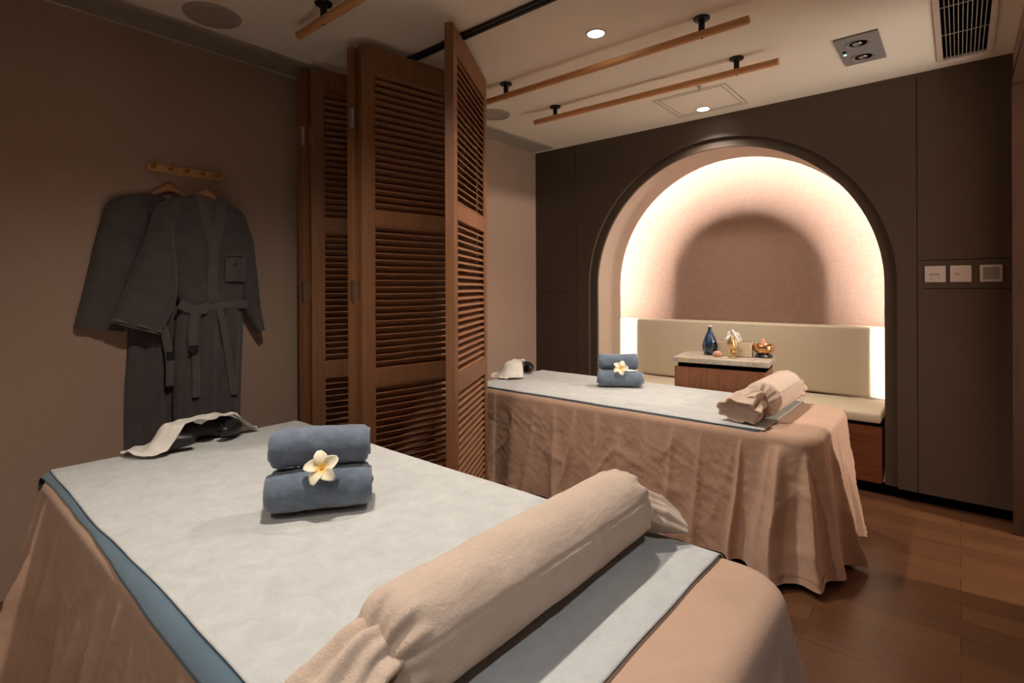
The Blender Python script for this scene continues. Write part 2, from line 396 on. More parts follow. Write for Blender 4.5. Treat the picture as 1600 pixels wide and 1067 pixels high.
t = thing('ceiling_grille', 'rectangular white return air grille in the ceiling at the far right', 'vent', (0, 0, 0))
gx0, gx1, gy0, gy1 = -.088, .135, 2.15, 3.728
bm = B(); bx(bm, gx0, gx1, gy0, gy1, H-.003, H-.001); obj('backing', bm, 'dark', t)  # black sheet paints in the shade behind the flush bars
bm = B(); f_ = .024
for a in ((gx0, gx0+f_, gy0, gy1), (gx1-f_, gx1, gy0, gy1), (gx0+f_, gx1-f_, gy0, gy0+f_), (gx0+f_, gx1-f_, gy1-f_, gy1)): bx(bm, *a, H-.012, H-.001)
obj('frame', bm, 'liner', t)
bm = B()
for k in range(1, 11): x = gx0+f_+(gx1-gx0-2*f_)*k/11; bx(bm, x-.0016, x+.0016, gy0+f_, gy1-f_, H-.012, H-.004)
y = gy1-.055
while y > gy0: bx(bm, gx0+f_, gx1-f_, y-.0015, y+.0015, H-.0135, H-.010); y -= .335
obj('bars', bm, 'ventgrey', t)

t = thing('emergency_light', 'square grey twin-spot emergency light plate with a green indicator', 'emergency light', (-.387, 3.265, H))
bm = B(); bx(bm, -.0935, .0935, -.197, .197, -.010, -.001, .002); obj('plate', bm, 'grey', t)
for yy in (-.095, .105):
    bm = B(); lathe(bm, [(.058, -.010), (.056, -.014), (.046, -.012), (.040, -.010)], (0, yy, 0), 36); obj('bezel', bm, 'grey', t, 30)
    bm = B(); lathe(bm, [(.0001, -.022), (.012, -.020), (.020, -.014), (.026, -.0105)], (-.004, yy, 0), 24); obj('lamp_head', bm, 'chrome', t, True)
    bm = B(); lathe(bm, [(.0001, -.0112), (.038, -.0112), (.038, -.0102), (.0001, -.0102)], (0, yy, 0), 24); obj('socket', bm, 'dark', t)
bm = B(); lathe(bm, [(.0001, -.014), (.006, -.012), (.006, -.010)], (-.072, .02, 0), 12); obj('indicator', bm, 'green', t, label='green indicator light')
bm = B(); bx(bm, -.078, -.062, -.03, -.008, -.0115, -.010); obj('sensor', bm, 'dark', t)

# access hatch with thin shadow joint + sprinkler
t = thing('access_hatch', 'flush square access hatch in the ceiling above the arch', 'hatch', (0, 0, 0))
hx0, hx1, hy0, hy1 = -1.55, -1.078, 3.28, 3.735
bm = B()
for a in ((hx0, hx1, hy0, hy0+.006), (hx0, hx1, hy1-.006, hy1), (hx0, hx0+.006, hy0, hy1), (hx1-.006, hx1, hy0, hy1)): bx(bm, *a, H-.0025, H-.0005)
obj('outer_joint', bm, 'ventgrey', t)
bm = B(); i_ = .03
for a in ((hx0+i_, hx1-i_, hy0+i_, hy0+i_+.004), (hx0+i_, hx1-i_, hy1-i_-.004, hy1-i_), (hx0+i_, hx0+i_+.004, hy0+i_, hy1-i_), (hx1-i_-.004, hx1-i_, hy0+i_, hy1-i_)): bx(bm, *a, H-.0025, H-.0005)
obj('inner_joint', bm, 'ventgrey', t)
t = thing('sprinkler', 'small metal sprinkler head on the ceiling beside the shorter rail', 'sprinkler', (-1.215, 3.22, H))
bm = B(); lathe(bm, [(.020, -.001), (.018, -.005), (.008, -.006), (.007, -.02), (.0001, -.021)]); obj('body', bm, 'chrome', t, 30)
bm = B(); lathe(bm, [(.0001, -.036), (.014, -.036), (.014, -.034), (.0001, -.034)]); tube(bm, [(-.007, 0, -.018), (-.012, 0, -.026), (-.004, 0, -.035)], .0016, 6); tube(bm, [(.007, 0, -.018), (.012, 0, -.026), (.004, 0, -.035)], .0016, 6); obj('deflector', bm, 'chrome', t)

# rails
def rail(p0, p1, brackets, label, z=2.425):
    (x0, y0), (x1, y1) = p0, p1
    t = thing('ceiling_rail', label, 'rail', ((x0+x1)/2, (y0+y1)/2, H), math.atan2(y1-y0, x1-x0))
    L = math.hypot(x1-x0, y1-y0)/2; zz = z-H; r = .0185
    bm = B()
    prof = [(-L, .0001), (-L, r*.8), (-L+.004, r), (L-.004, r), (L, r*.8), (L, .0001)]
    seg = 24; rings = [[bm.verts.new((x, rr*math.cos(2*PI*i/seg), zz+rr*math.sin(2*PI*i/seg))) for i in range(seg)] for x, rr in prof]
    for a, b in zip(rings, rings[1:]):
        for i in range(seg): bm.faces.new((a[i], a[(i+1) % seg], b[(i+1) % seg], b[i]))
    obj('pole', bm, 'pole', t, 35)
    for bxp in brackets:
        u = bxp-(x0+x1)/2
        bm = B(); lathe(bm, [(.037, -.001), (.037, -.006), (.034, -.009), (.018, -.011), (.0145, -.016), (.0145, zz+r*.9)], (u, 0, 0), 28)
        for k in range(4): lathe(bm, [(.0045, -.0075), (.0001, -.011)], (u+.026*math.cos(k*PI/2+.7), .026*math.sin(k*PI/2+.7), 0), 8)
        b_ = obj('bracket', bm, 'black', t, 35)
        bm = B(); lathe(bm, [(.005, zz-r-.0008), (.005, zz-r+.003)], (u, 0, 0), 10); obj('screw', bm, 'dark', b_)
rail((-2.30, 2.425), (-.693, 2.42), (-2.09, -.90), 'wooden ceiling rail on black brackets, the longer one behind the downlight over the far bed')
rail((-2.275, 2.945), (-.705, 2.97), (-2.10, -.915), 'wooden ceiling rail on black brackets, the one nearest the arched wall')
rail((-2.31, 1.225), (-.70, 1.225), (-2.095, -.91), 'wooden ceiling rail on black bracket over the near bed, in front of the shutters')
rail((-2.31, .63), (-.70, .63), (-2.095, -.91), 'wooden ceiling rail over the near bed, the one farther from the shutters')

t = thing('ceiling_track', 'dark metal track across the ceiling that carries the folding shutters', 'track', (0, 0, 0))
bm = B()
for a in ((-2.97, 1.80, 1.80, 1.806), (-2.97, 1.80, 1.839, 1.845)): bx(bm, a[0], a[1], a[2], a[3], H-.014, H-.001)
bx(bm, -2.97, 1.80, 1.806, 1.818, H-.014, H-.010); bx(bm, -2.97, 1.80, 1.827, 1.839, H-.014, H-.010)
obj('channel', bm, 'track', t)
bm = B(); bx(bm, -2.97, 1.80, 1.806, 1.839, H-.0045, H-.001); obj('groove', bm, 'dark', t)

# ------------------------------------------------------------------ folding shutters
TH = .042
def shutter(near, far, label, side, hinge_near=False, hinge_far=False):
    """panel from near end to far end; local x runs near->far, local y is across its thickness"""
    dx, dy = far[0]-near[0], far[1]-near[1]; L = math.hypot(dx, dy)
    t = thing('louvered_shutter', label, 'shutter', (near[0], near[1], 0), math.atan2(dy, dx), 'folding louvered shutters')
    z0, z1, st = .015, 2.455, .062; h2 = TH/2
    rails = [(z0, .145), (.783, .872), (1.578, 1.655), (2.335, z1)]
    bm = B()
    bx(bm, 0, st, -h2, h2, z0, z1, .003); bx(bm, L-st, L, -h2, h2, z0, z1, .003)
    for a, b in rails: bx(bm, st-.001, L-st+.001, -h2, h2, a, b, .003)
    # small stepped bead around each opening
    for (a, b), (c, d) in zip(rails, rails[1:]):
        for s_ in (-1, 1):
            ys = sorted((s_*h2*.55, s_*h2*.8))
            bx(bm, st, st+.008, ys[0], ys[1], b, c); bx(bm, L-st-.008, L-st, ys[0], ys[1], b, c)
    obj('frame', bm, 'shutter', t)
    tilt = math.radians(38)*side; hw = .0235; ht = .0035
    for (a, b), (c, d) in zip(rails, rails[1:]):
        bm = B(); n = int(round((c-b)/.0335)); p = (c-b)/n
        for k in range(n):
            zc = b+p*(k+.5); ct, sn = math.cos(tilt), math.sin(tilt)
            cs = []
            for (u, w_) in ((-hw, -ht*.5), (-hw*.9, -ht), (hw*.9, -ht), (hw, -ht*.5), (hw, ht*.5), (hw*.9, ht), (-hw*.9, ht), (-hw, ht*.5)):
                cs.append((u*ct-w_*sn, zc+u*sn+w_*ct))
            A = [bm.verts.new((st+.006, q[0], q[1])) for q in cs]; Bq = [bm.verts.new((L-st-.006, q[0], q[1])) for q in cs]
            bm.faces.new(A); bm.faces.new(Bq[::-1])
            for i in range(8): bm.faces.new((A[i], Bq[i], Bq[(i+1) % 8], A[(i+1) % 8]))
        obj('louvers', bm, MT['slat'], t)
    return t
def hinge(t, ysgn, zc):
    """butt hinge leaf on the near end face, knuckle at the corner"""
    h2 = TH/2
    bm = B(); bx(bm, -.0022, -.0002, min(ysgn*.002, ysgn*h2), max(ysgn*.002, ysgn*h2), zc-.05, zc+.05)
    for dz in (-.034, 0, .034): cyl(bm, (-.0022, ysgn*.009, zc+dz), (-.0032, ysgn*.009, zc+dz), .0028, seg=10)
    h_ = obj('hinge', bm, 'chrome', t, label='steel hinge leaf')
    if ysgn*1 > 0: return
    bm = B()
    for k in range(5): cyl(bm, (-.005, ysgn*(h2+.003), zc-.05+.02*k), (-.005, ysgn*(h2+.003), zc-.05+.02*k+.0185), .0052, seg=12)
    obj('hinge_pin', bm, 'chrome', h_)
P = [((-2.752, 1.47), (-2.925, 2.12)), ((-2.682, 1.488), (-2.455, 2.135)), ((-2.288, 1.477), (-2.400, 2.155)),
     ((-2.232, 1.497), (-2.125, 2.185)), ((-1.740, 1.628), (-2.085, 2.215))]
labs = ['louvered wooden shutter leaf folded flat nearest the robe wall', 'dark louvered wooden shutter leaf, second from the robe wall',
        'louvered wooden shutter leaf seen edge-on at the bright hinges, left of the wide leaf', 'wide-looking louvered wooden shutter leaf with lit slats in the middle of the stack',
        'front louvered wooden shutter leaf, the last one, open beside the far bed']
sd = [1, -1, 1, -1, 1]
sh = [shutter(a, b, l, s_) for (a, b), l, s_ in zip(P, labs, sd)]
for z in (2.10, 1.255, .40):
    hinge(sh[0], -1, z); hinge(sh[1], 1, z); hinge(sh[2], -1, z); hinge(sh[3], 1, z)

# ------------------------------------------------------------------ wall switches
for k, (x0, x1, label, kind) in enumerate(((-.153, -.060, 'white wall control plate with two rows of markings, leftmost of the three by the arch', 'a'),
                                   (-.041, .050, 'white wall control plate with one small dial mark, the middle one of the three', 'b'),
                                   (.085, .176, 'white wall plate with one wide rocker, rightmost of the three', 'c'))):
    t = thing('wall_switch', label, 'switch', ((x0+x1)/2, YD, 1.334))
    hw = (x1-x0)/2
    bm = B(); bx(bm, -hw, hw, -.009, -.0005, -.046, .046, .0025); obj('plate', bm, 'white', t, 40)
    if kind == 'c':
        bm = B(); bx(bm, -.033, .033, -.013, -.009, -.033, .033, .0015); obj('rocker', bm, 'grey', t)
    else:
        bm = B(); bx(bm, -.026, .018 if kind == 'a' else -.004, -.0105, -.009, -.008, .004); lathe(bm, [(.010, 0), (.010, .002)], (-.012, 0, 0), 16) if False else None
        obj('button', bm, 'ventgrey', t)
        if kind == 'a':
            bm = B(); bx(bm, -.026, -.008, -.0105, -.009, -.030, -.025); obj('marking', bm, 'ventgrey', t)
            bm = B(); bx(bm, .012, .020, -.0105, -.009, -.024, -.018); obj('marking', bm, 'ventgrey', t)

# ------------------------------------------------------------------ massage beds
def rrect(x0, x1, y0, y1, r, n):
    """sample rounded rectangle perimeter; returns list of (point, normal, s)"""
    segs = []
    Lx, Ly = x1-x0-2*r, y1-y0-2*r; q = PI*r/2
    tot = 2*(Lx+Ly)+4*q; out = []
    for i in range(n):
        s = tot*i/n; u = s
        if u < Lx: p, nn = (x0+r+u, y0), (0, -1)
        else:
            u -= Lx
            if u < q: a = -PI/2+u/r; p, nn = (x1-r+r*math.cos(a), y0+r+r*math.sin(a)), (math.cos(a), math.sin(a))
            else:
                u -= q
                if u < Ly: p, nn = (x1, y0+r+u), (1, 0)
                else:
                    u -= Ly
                    if u < q: a = u/r; p, nn = (x1-r+r*math.cos(a), y1-r+r*math.sin(a)), (math.cos(a), math.sin(a))
                    else:
                        u -= q
                        if u < Lx: p, nn = (x1-r-u, y1), (0, 1)
                        else:
                            u -= Lx
                            if u < q: a = PI/2+u/r; p, nn = (x0+r+r*math.cos(a), y1-r+r*math.sin(a)), (math.cos(a), math.sin(a))
                            else:
                                u -= q
                                if u < Ly: p, nn = (x0, y1-r-u), (-1, 0)
                                else:
                                    u -= Ly; a = PI+u/r; p, nn = (x0+r+r*math.cos(a), y0+r+r*math.sin(a)), (math.cos(a), math.sin(a))
        out.append((p, nn, s))
    return out, tot
def bed(x0, x1, y0, y1, zt, label, seed, rc=.10, re=.045, flare=.035, wr=.006, big=(), amp=(.015, .062), far_k=1.0, wallgap=True):
    rnd = random.Random(seed)
    t = thing('massage_bed', label, 'bed', ((x0+x1)/2, (y0+y1)/2, 0)); t.location = (0, 0, 0)
    # structure inside
    bm = B(); bx(bm, x0+.03, x1-.03, y0+.03, y1-.03, zt-.10, zt-.012, .03); obj('mattress', bm, 'leather', t, 40)
    for lx in (x0+.2, x1-.25):
        for ly in (y0+.12, y1-.12):
            bm = B(); bx(bm, lx-.025, lx+.025, ly-.025, ly+.025, 0, zt-.10, .004); obj('leg', bm, 'cab', t)
    N = 1500
    per, tot = rrect(x0, x1, y0, y1, rc, N)
    Lx, Ly, q = x1-x0-2*rc, y1-y0-2*rc, PI*rc/2
    corners = [Lx+q/2, Lx+q+Ly+q/2, 2*Lx+2*q+Ly+q/2, 2*Lx+3*q+2*Ly+q/2]
    folds = []
    s = 0
    while s < tot:
        s += rnd.uniform(.075, .19)
        folds.append((s % tot, rnd.uniform(*amp), rnd.uniform(.018, .042), rnd.uniform(-.06, .06), rnd.choice([0, 0, 0, .1, .3])))
    if not big:
        for c in corners:
            folds.append((c-.06, .035, .03, -.02, .0)); folds.append((c+.06, .035, .03, .02, .0))
    folds = [f for f in folds if not big or abs(f[0]-corners[0]) > .16]
    for (c, a, w_, sl, st_) in big: folds.append((corners[0]+c, a, w_, sl, st_))
    def cd_(s, c):
        d = (s-c+tot/2) % tot-tot/2; return d
    nt = 46
    zh = .03
    bm = B(); rows = []
    # cross-section levels: top inner ring .. edge .. hem
    lv = [(-.30, 0), (-.20, 0), (-.12, 0), (-re, 0)]
    for k in range(1, 8): a = PI/2*k/8; lv.append((-re+re*math.sin(a), -re*(1-math.cos(a))))
    sk = [(k/nt) for k in range(nt+1)]
    def skirt_pt(p, nn, s, u):
        out = flare*u**1.0
        for (c, a, w_, sl, st_) in folds:
            if u <= st_: continue
            d = cd_(s, c+sl*u)
            ww = w_*(.55+.75*u)
            if abs(d) < 3*ww:
                out += a*((u-st_)/(1-st_))**.7*math.exp(-abs(d/ww)**1.6)
        for c in corners:
            d = cd_(s, c); out += .01*u*math.exp(-(d/.16)**2)
        # tension creases and slight crumple
        P3 = Vector((s*4.5, u*1.5+s*1.2, seed*7.3))
        rg = max(0, 1-abs(noise.noise(P3))*5)
        out += wr*rg*rg*min(1, u*5)*.8
        P4_ = Vector((s*13, u*3.0, seed*3.1+5)); out += wr*.7*noise.noise(P4_)*min(1, u*6)
        P5_ = Vector((s*14-u*11, u*9, seed+2)); out += wr*.55*max(0, 1-abs(noise.noise(P5_))*3.5)**2*min(1, u*4)*(1-u*.6)
        z = zt-re-(zt-re-zh-.012*nz(s*3, seed))*u
        if nn[1] > .5: out *= lerp(1, far_k, (nn[1]-.5)*2)
        tt = .02*nz(s*4, u*2, seed+9)*u
        return (p[0]+nn[0]*out-nn[1]*tt, p[1]+nn[1]*out+nn[0]*tt, z)
    for (o_, dz) in lv:
        row = []
        for (p, nn, s) in per:
            if o_ < -re-.001:
                cx, cy = (x0+x1)/2, (y0+y1)/2
                sx = ((x1-x0)/2+o_)/((x1-x0)/2); sy = ((y1-y0)/2+o_)/((y1-y0)/2)
                row.append(bm.verts.new((cx+(p[0]-cx)*sx, cy+(p[1]-cy)*sy, zt)))
            else: row.append(bm.verts.new((p[0]+nn[0]*o_, p[1]+nn[1]*o_, zt+dz)))
        rows.append(row)
    for u in sk: rows.append([bm.verts.new(skirt_pt(p, nn, s, u)) for (p, nn, s) in per])
    # folded hem: thin return upward inside
    rows.append([bm.verts.new((v_.co.x-.006*per[i][1][0], v_.co.y-.006*per[i][1][1], v_.co.z+.002)) for i, v_ in enumerate(rows[-1])])
    rows.append([bm.verts.new((v_.co.x, v_.co.y, v_.co.z+.03)) for v_ in rows[-1]])
    for a, b in zip(rows, rows[1:]):
        for i in range(N): bm.faces.new((a[i], a[(i+1) % N], b[(i+1) % N], b[i]))
    bm.faces.new(rows[0])
    obj('cover', bm, 'skirt', t, 60, label='tan cotton cover falling in folds to the floor')
    return t

def drape(name, mat, x0, x1, ya, yb, bed_, zoff, nx=220, ny=150, thick=.002, wob=.002, seed=1, hx=0, label='', cat='sheet'):
    """sheet on a bed: ya(x), yb(x) are arclength positions of its edges measured on the flattened bed (past the edge it folds down)"""
    X0, X1, Y0, Y1, zt, re = bed_
    r = re+zoff
    def wrap(s):
        # s: flattened coordinate along y
        if s < Y0+re:
            d = Y0+re-s; a = min(d/r, PI/2); y = Y0+re-r*math.sin(a); z = -r*(1-math.cos(a))
            if d > r*PI/2: z -= d-r*PI/2
            return y, z
        if s > Y1-re:
            d = s-(Y1-re); a = min(d/r, PI/2); y = Y1-re+r*math.sin(a); z = -r*(1-math.cos(a))
            if d > r*PI/2: z -= d-r*PI/2
            return y, z
        return s, 0
    bm = B()
    def fn(u, v_):
        x = lerp(x0, x1, u); 
        x += .004*nz(v_*5, seed) * (1 if u in (0., 1.) else 0)
        s = lerp(ya(x), yb(x), v_)
        y, z = wrap(s)
        dxh = max(0, X0+re-x); a = min(dxh/re, PI/2); z2 = -re*(1-math.cos(a))-max(0, dxh-re*PI/2)
        xx = x if dxh == 0 else X0+re-re*math.sin(a)
        w_ = wob*(.5+.5*nz(x*4, s*6, seed))+wob*.5*(.5+.5*nz(x*11, s*9, seed+4))
        return (xx, y, zt+zoff+z+z2+w_)
    grid(bm, nx, ny, fn)
    o = obj(name, bm, mat, None, True, solid=thick)
    return tag(o, label, cat)

Z1, Z2 = .622, .612
B1 = (-2.49, -.275, .338, 1.315, Z1, .045)
B2 = (-2.55, -.455, 2.545, 3.375, Z2, .045)
bed(B1[0], B1[1], B1[2], B1[3], Z1, 'near massage bed with a tan floor-length cover in the left foreground', 3, rc=.12, amp=(.03, .085))
bed(B2[0], B2[1], B2[2], B2[3], Z2, 'far massage bed with a tan floor-length cover beside the arched niche', 11, rc=.11, flare=.035, far_k=.12, wr=.007, big=((-.13, .17, .045, .0, .0), (-.03, .10, .018, .0, .05), (.06, .045, .03, 0, 0), (.20, .085, .028, .03, .0), (.34, .05, .03, 0, .1)))
P1 = [(-2.62, .385), (-2.45, .372), (-1.75, .366), (-1.4, .374), (-1.15, .378), (-.9, .372), (-.44, .365)]
Bl = [(-2.5, .352), (-2.3, .362), (-1.75, .360), (-1.6, .352), (-1.4, .345), (-1.15, .338), (-.9, .338), (-.44, .335)]
drape('blue_bed_sheet', 'blue', -2.525, -.455, lambda x: poly(Bl, x)-.012+.004*nz(x*6, 3), lambda x: 1.33, B1, .0025, 260, 120, .002, .001, 2, label='slate blue blanket under the white sheet of the near bed, showing along its left edge', cat='blanket')
drape('bed_paper', 'paper', -2.51, -.44, lambda x: poly(P1, x)+.004*nz(x*4, 7), lambda x: 1.365+.01*nz(x*3, 2), B1, .006, 300, 200, .0015, .0028, 5, label='thin white nonwoven sheet spread over the near bed', cat='sheet')
drape('blue_bed_sheet', 'blue', -2.55, -.70, lambda x: 2.562+.003*nz(x*5, 8), lambda x: 3.44, B2, .0025, 200, 90, .002, .001, 7, label='slate blue blanket under the white sheet of the far bed, just showing as a line', cat='blanket')
drape('bed_paper', 'paper', -2.56, -.675, lambda x: 2.566+.003*nz(x*5, 3), lambda x: 3.45, B2, .006, 200, 120, .0015, .0025, 9, label='thin white nonwoven sheet spread over the far bed', cat='sheet')

# ------------------------------------------------------------------ bolsters
def bolster(y0, y1, xa, zb, r, label, seed, tail0, tail1, edge=-9):
    """fleece wrapped bolster along y with gathered cloth ends; tail: list of (pos, rw, rh) stations beyond the gather"""
    t = thing('bolster', label, 'bolster', (xa, (y0+y1)/2, zb)); ox, oy, oz = t.location
    bm = B(); seg = 160
    st = []      # (center, ru, rv, pleat)
    za = zb+r
    L = y1-y0
    # near end rounding -> far
    def body_r(u):     # u = distance from nearest end
        k = min(1, u/.055); return r*math.sqrt(max(0, 1-(1-k)**2))*.62+r*.38
    n = 90
    for i in range(n+1):
        y = y0+L*i/n; u = min(y-y0, y1-y)
        rr = body_r(u)
        st.append((Vector((xa, y, zb+rr*1.0+ (r-rr)*.75)), rr, rr, max(0, 1-u/.06)))
    rings = []
    for j, (c, ru, rv, pl) in enumerate(st):
        ring_ = []
        for i in range(seg):
            a = 2*PI*i/seg
            pw = pl*r*.10*(math.sin(11*a+seed)*.7+math.sin(17*a+2*seed)*.5)
            flat = 1-.10*max(0, -math.sin(a))**2
            sa = math.atan2(math.sin(a-.42), math.cos(a-.42))
            d = -.002*math.exp(-(sa/.035)**2)+.0035*nz(c.y*9, math.cos(a)*2, math.sin(a)*2+seed)+.0008*nz(c.y*40, math.cos(a)*9, math.sin(a)*9+seed)
            ring_.append(bm.verts.new((c.x+(ru+pw+d)*math.cos(a)-ox, c.y-oy, zb+(c.z-zb)+(rv*flat+pw+d)*math.sin(a)-oz)))
        rings.append(ring_)
    for A, Bq in zip(rings, rings[1:]):
        for i in range(seg): bm.faces.new((A[i], A[(i+1) % seg], Bq[(i+1) % seg], Bq[i]))
    bm.faces.new(rings[0][::-1]); bm.faces.new(rings[-1])
    # floor of the roll never dips below the sheet
    for v_ in bm.verts:
        if v_.co.z < .001: v_.co.z = .001
    obj('body', bm, 'fleece', t, True)
    # tails
    for (stations, sgn) in ((tail0, -1), (tail1, 1)):
        bm = B(); S2 = []
        # resample stations smoothly
        m_ = 34
        for k in range(m_+1):
            f = k/m_*(len(stations)-1); i = min(int(f), len(stations)-2); q = f-i; q = q*q*(3-2*q)
            a, b = stations[i], stations[i+1]
            S2.append((Vector(a[0]).lerp(Vector(b[0]), q), lerp(a[1], b[1], q), lerp(a[2], b[2], q), k/m_))
        rings = []
        for j, (c, rw, rh, u) in enumerate(S2):
            d = (S2[min(j+1, m_)][0]-S2[max(j-1, 0)][0]).normalized()
            side = Vector((d.y, -d.x, 0)); side = side.normalized() if side.length > .05 else Vector((1, 0, 0))
            up = side.cross(d); up = up if up.z > 0 else -up
            ring_ = []
            for i in range(seg):
                a = 2*PI*i/seg
                pw = (.30-.10*u)*min(rw, rh)*(math.sin(7*a+seed+u*1.2)*.55+math.sin(11*a+seed*2-u)*.35+.5*nz(math.cos(a)*2, math.sin(a)*2, u*2+seed))
                p = c+side*((rw+pw)*math.cos(a))+up*((rh+pw)*math.sin(a))
                p.z = max(p.z, zb+.002) if p.y > edge else p.z
                ring_.append(bm.verts.new((p.x-ox, p.y-oy, p.z-oz)))
            rings.append(ring_)
        # fold inward at the open mouth
        c, rw, rh, u = S2[-1]
        last = rings[-1]; cen = Vector((c.x-ox, c.y-oy, c.z-oz)); back = (S2[-4][0]-S2[-1][0])
        for k, (sc, dp) in enumerate(((.90, -.10), (.78, .15), (.66, .8), (.40, 1.3), (.1, 1.5))):
            ring_ = []
            for v_ in last:
                p = cen+(v_.co-cen)*sc+back*dp; p.z = max(p.z, .003); ring_.append(bm.verts.new(p))
            rings.append(ring_)
        for A, Bq in zip(rings, rings[1:]):
            for i in range(seg): bm.faces.new((A[i], A[(i+1) % seg], Bq[(i+1) % seg], Bq[i]))
        bm.faces.new(rings[0][::-1]); bm.faces.new(rings[-1])
        obj('gathered_end', bm, 'fleece', t, True)
    return t
zb1, zb2 = Z1+.0095, Z2+.0095
bolster(.455, 1.235, -.655, zb1, .088, 'large beige fleece bolster with gathered ends across the near bed', 1.3,
        [((-.655, .50, zb1+.088), .042, .045), ((-.66, .445, zb1+.084), .062, .052), ((-.66, .395, zb1+.060), .082, .050), ((-.655, .345, zb1+.022), .098, .040), ((-.65, .300, zb1-.035), .105, .032)],
        [((-.655, 1.20, zb1+.085), .035, .04), ((-.645, 1.245, zb1+.070), .042, .045), ((-.60, 1.285, zb1+.050), .056, .040), ((-.56, 1.325, zb1+.028), .062, .018)], .352)
bolster(2.72, 3.30, -.745, zb2, .088, 'beige fleece bolster with gathered ends on the far bed, in front of the niche', 4.1,
        [((-.75, 2.76, zb2+.085), .040, .045), ((-.765, 2.70, zb2+.085), .060, .062), ((-.79, 2.65, zb2+.072), .088, .066), ((-.80, 2.59, zb2+.058), .105, .055)],
        [((-.745, 3.26, zb2+.085), .040, .045), ((-.735, 3.31, zb2+.08), .055, .055), ((-.71, 3.36, zb2+.06), .06, .05)])

# ------------------------------------------------------------------ rolled towels
def towel(name, c, ang, L, a_, b_, label, seed, mat='towel', grp=None):
    t = thing(name, label, 'towel', c, ang, grp)
    bm = B()
    turns, n = 3.3, 190; seg = 44; th0 = .0105
    def sp(k, off):
        th = k*turns*2*PI; f = .10+.90*(k**.85)
        return ((a_-off)*f*math.cos(th-PI*.35), b_+(b_-off)*f*math.sin(th-PI*.35))
    # outer ribbon: spiral with thickness, swept along local x
    cols = []
    for i in range(n+1):
        k = i/n; p = Vector(sp(k, th0/2)); q = Vector(sp(min(1, k+.004), th0/2)); r_ = Vector(sp(max(0, k-.004), th0/2))
        d = (q-r_).normalized(); nn = Vector((d.y, -d.x)); cols.append((p, nn))
    th = th0
    prof_out = [(p+nn*th/2) for p, nn in cols]; prof_in = [(p-nn*th/2) for p, nn in cols]
    loop = prof_out+prof_in[::-1]
    xs = [-1+2*j/seg for j in range(seg+1)]
    rings = []
    for j, xx in enumerate(xs):
        e = 1-.16*max(0, (abs(xx)-.84)/.16)**2.5
        ring_ = []
        for i, p in enumerate(loop):
            k = i/n if i <= n else (2*n+1-i)/n
            stick = .006*math.sin(k*9+seed)*(1 if abs(xx) > .9 else 0)+.010*(1-k)*nz(k*6, seed)
            d = .0018*nz(xx*4+seed, p[0]*30, p[1]*30)+.0012*nz(xx*14, p[0]*60, p[1]*60+seed)
            y = p[0]*e*(1+d/a_*1.5); z = b_+(p[1]-b_)*e*(1+d/b_*1.5)
            z += .004*math.sin(xx*2.2+seed)*(p[1]/(2*b_))
            ring_.append(bm.verts.new((xx*L/2+(stick if xx > 0 else -stick)*(1 if abs(xx) > .97 else 0), y, max(z, .0005))))
        rings.append(ring_)
    M_ = len(loop)
    for A, Bq in zip(rings, rings[1:]):
        for i in range(M_): bm.faces.new((A[i], A[(i+1) % M_], Bq[(i+1) % M_], Bq[i]))
    for R_ in (rings[0], rings[-1]):
        for i in range(n): bm.faces.new((R_[i], R_[i+1], R_[2*n-i], R_[2*n+1-i]))
    obj('roll', bm, mat, t, True)
    # soft core so the roll is full
    bm = B(); lathe(bm, [(.001, -L/2+.012), (a_*.55, -L/2+.014), (a_*.55, L/2-.014), (.001, L/2-.012)], seg=24)
    for v_ in bm.verts: x_, y_, z_ = v_.co; v_.co = (z_, x_, b_+y_*b_/a_)
    obj('core', bm, mat, t, True)
    return t
def plumeria(c, axis, size, label, spin=0):
    t = thing('plumeria_flower', label, 'flower', c)
    q = Vector(axis).to_track_quat('Z', 'Y'); 
    for k in range(5):
        bm = B(); a0 = 2*PI*k/5+spin
        def fn(u, v_):
            s_ = u; w_ = size*.37*math.sin(PI*min(1, s_**.75*.93))**.8*(1 if s_ > 0 else 0)
            r_ = size*(.04+.96*s_); x = (v_-.5)*2*w_
            z = size*(.16*math.sin(s_*PI*.75)+.0)+(.10*size)*(x/(size*.3+1e-6))*s_ + .10*size*(x/(size*.3))**2
            a = a0+.25*s_
            return q @ Vector((r_*math.cos(a)-x*math.sin(a), r_*math.sin(a)+x*math.cos(a), z))
        grid(bm, 14, 9, fn)
        obj('petal', bm, 'petal', t, True, solid=.0012)
    bm = B(); cyl(bm, q @ Vector((0, 0, -.008)), q @ Vector((0, 0, .004)), .003, .004, 10); obj('heart', bm, 'petal', t)
    return t
zt1, zt2 = Z1+.0095, Z2+.0090
A1 = math.radians(56)
c1 = Vector((-1.405, .805, zt1)); back = Vector((-math.sin(A1), math.cos(A1), 0))
towel('rolled_towel', c1, A1, .275, .072, .066, 'rolled blue grey towel lying on the near bed, under another roll', 1.0, grp=None)
towel('rolled_towel', c1+back*.035+Vector((0, 0, .113)), A1, .27, .064, .062, 'rolled blue grey towel on top of another roll on the near bed', 2.2)
plumeria(c1-back*.052+Vector((.0, .0, .134))+Vector((math.cos(A1), math.sin(A1), 0))*.008, (.55, -.62, .56), .050, 'white and yellow plumeria blossom resting on the towels of the near bed', .35)
A2 = math.radians(33)
c2 = Vector((-1.685, 3.075, zt2)); back2 = Vector((-math.sin(A2), math.cos(A2), 0))
towel('rolled_towel', c2, A2, .285, .066, .058, 'rolled blue grey towel lying on the far bed, under another roll', 3.0)
towel('rolled_towel', c2+back2*.035+Vector((-.01, 0, .100)), A2, .25, .062, .061, 'rolled blue grey towel on top of another roll on the far bed', 5.2)
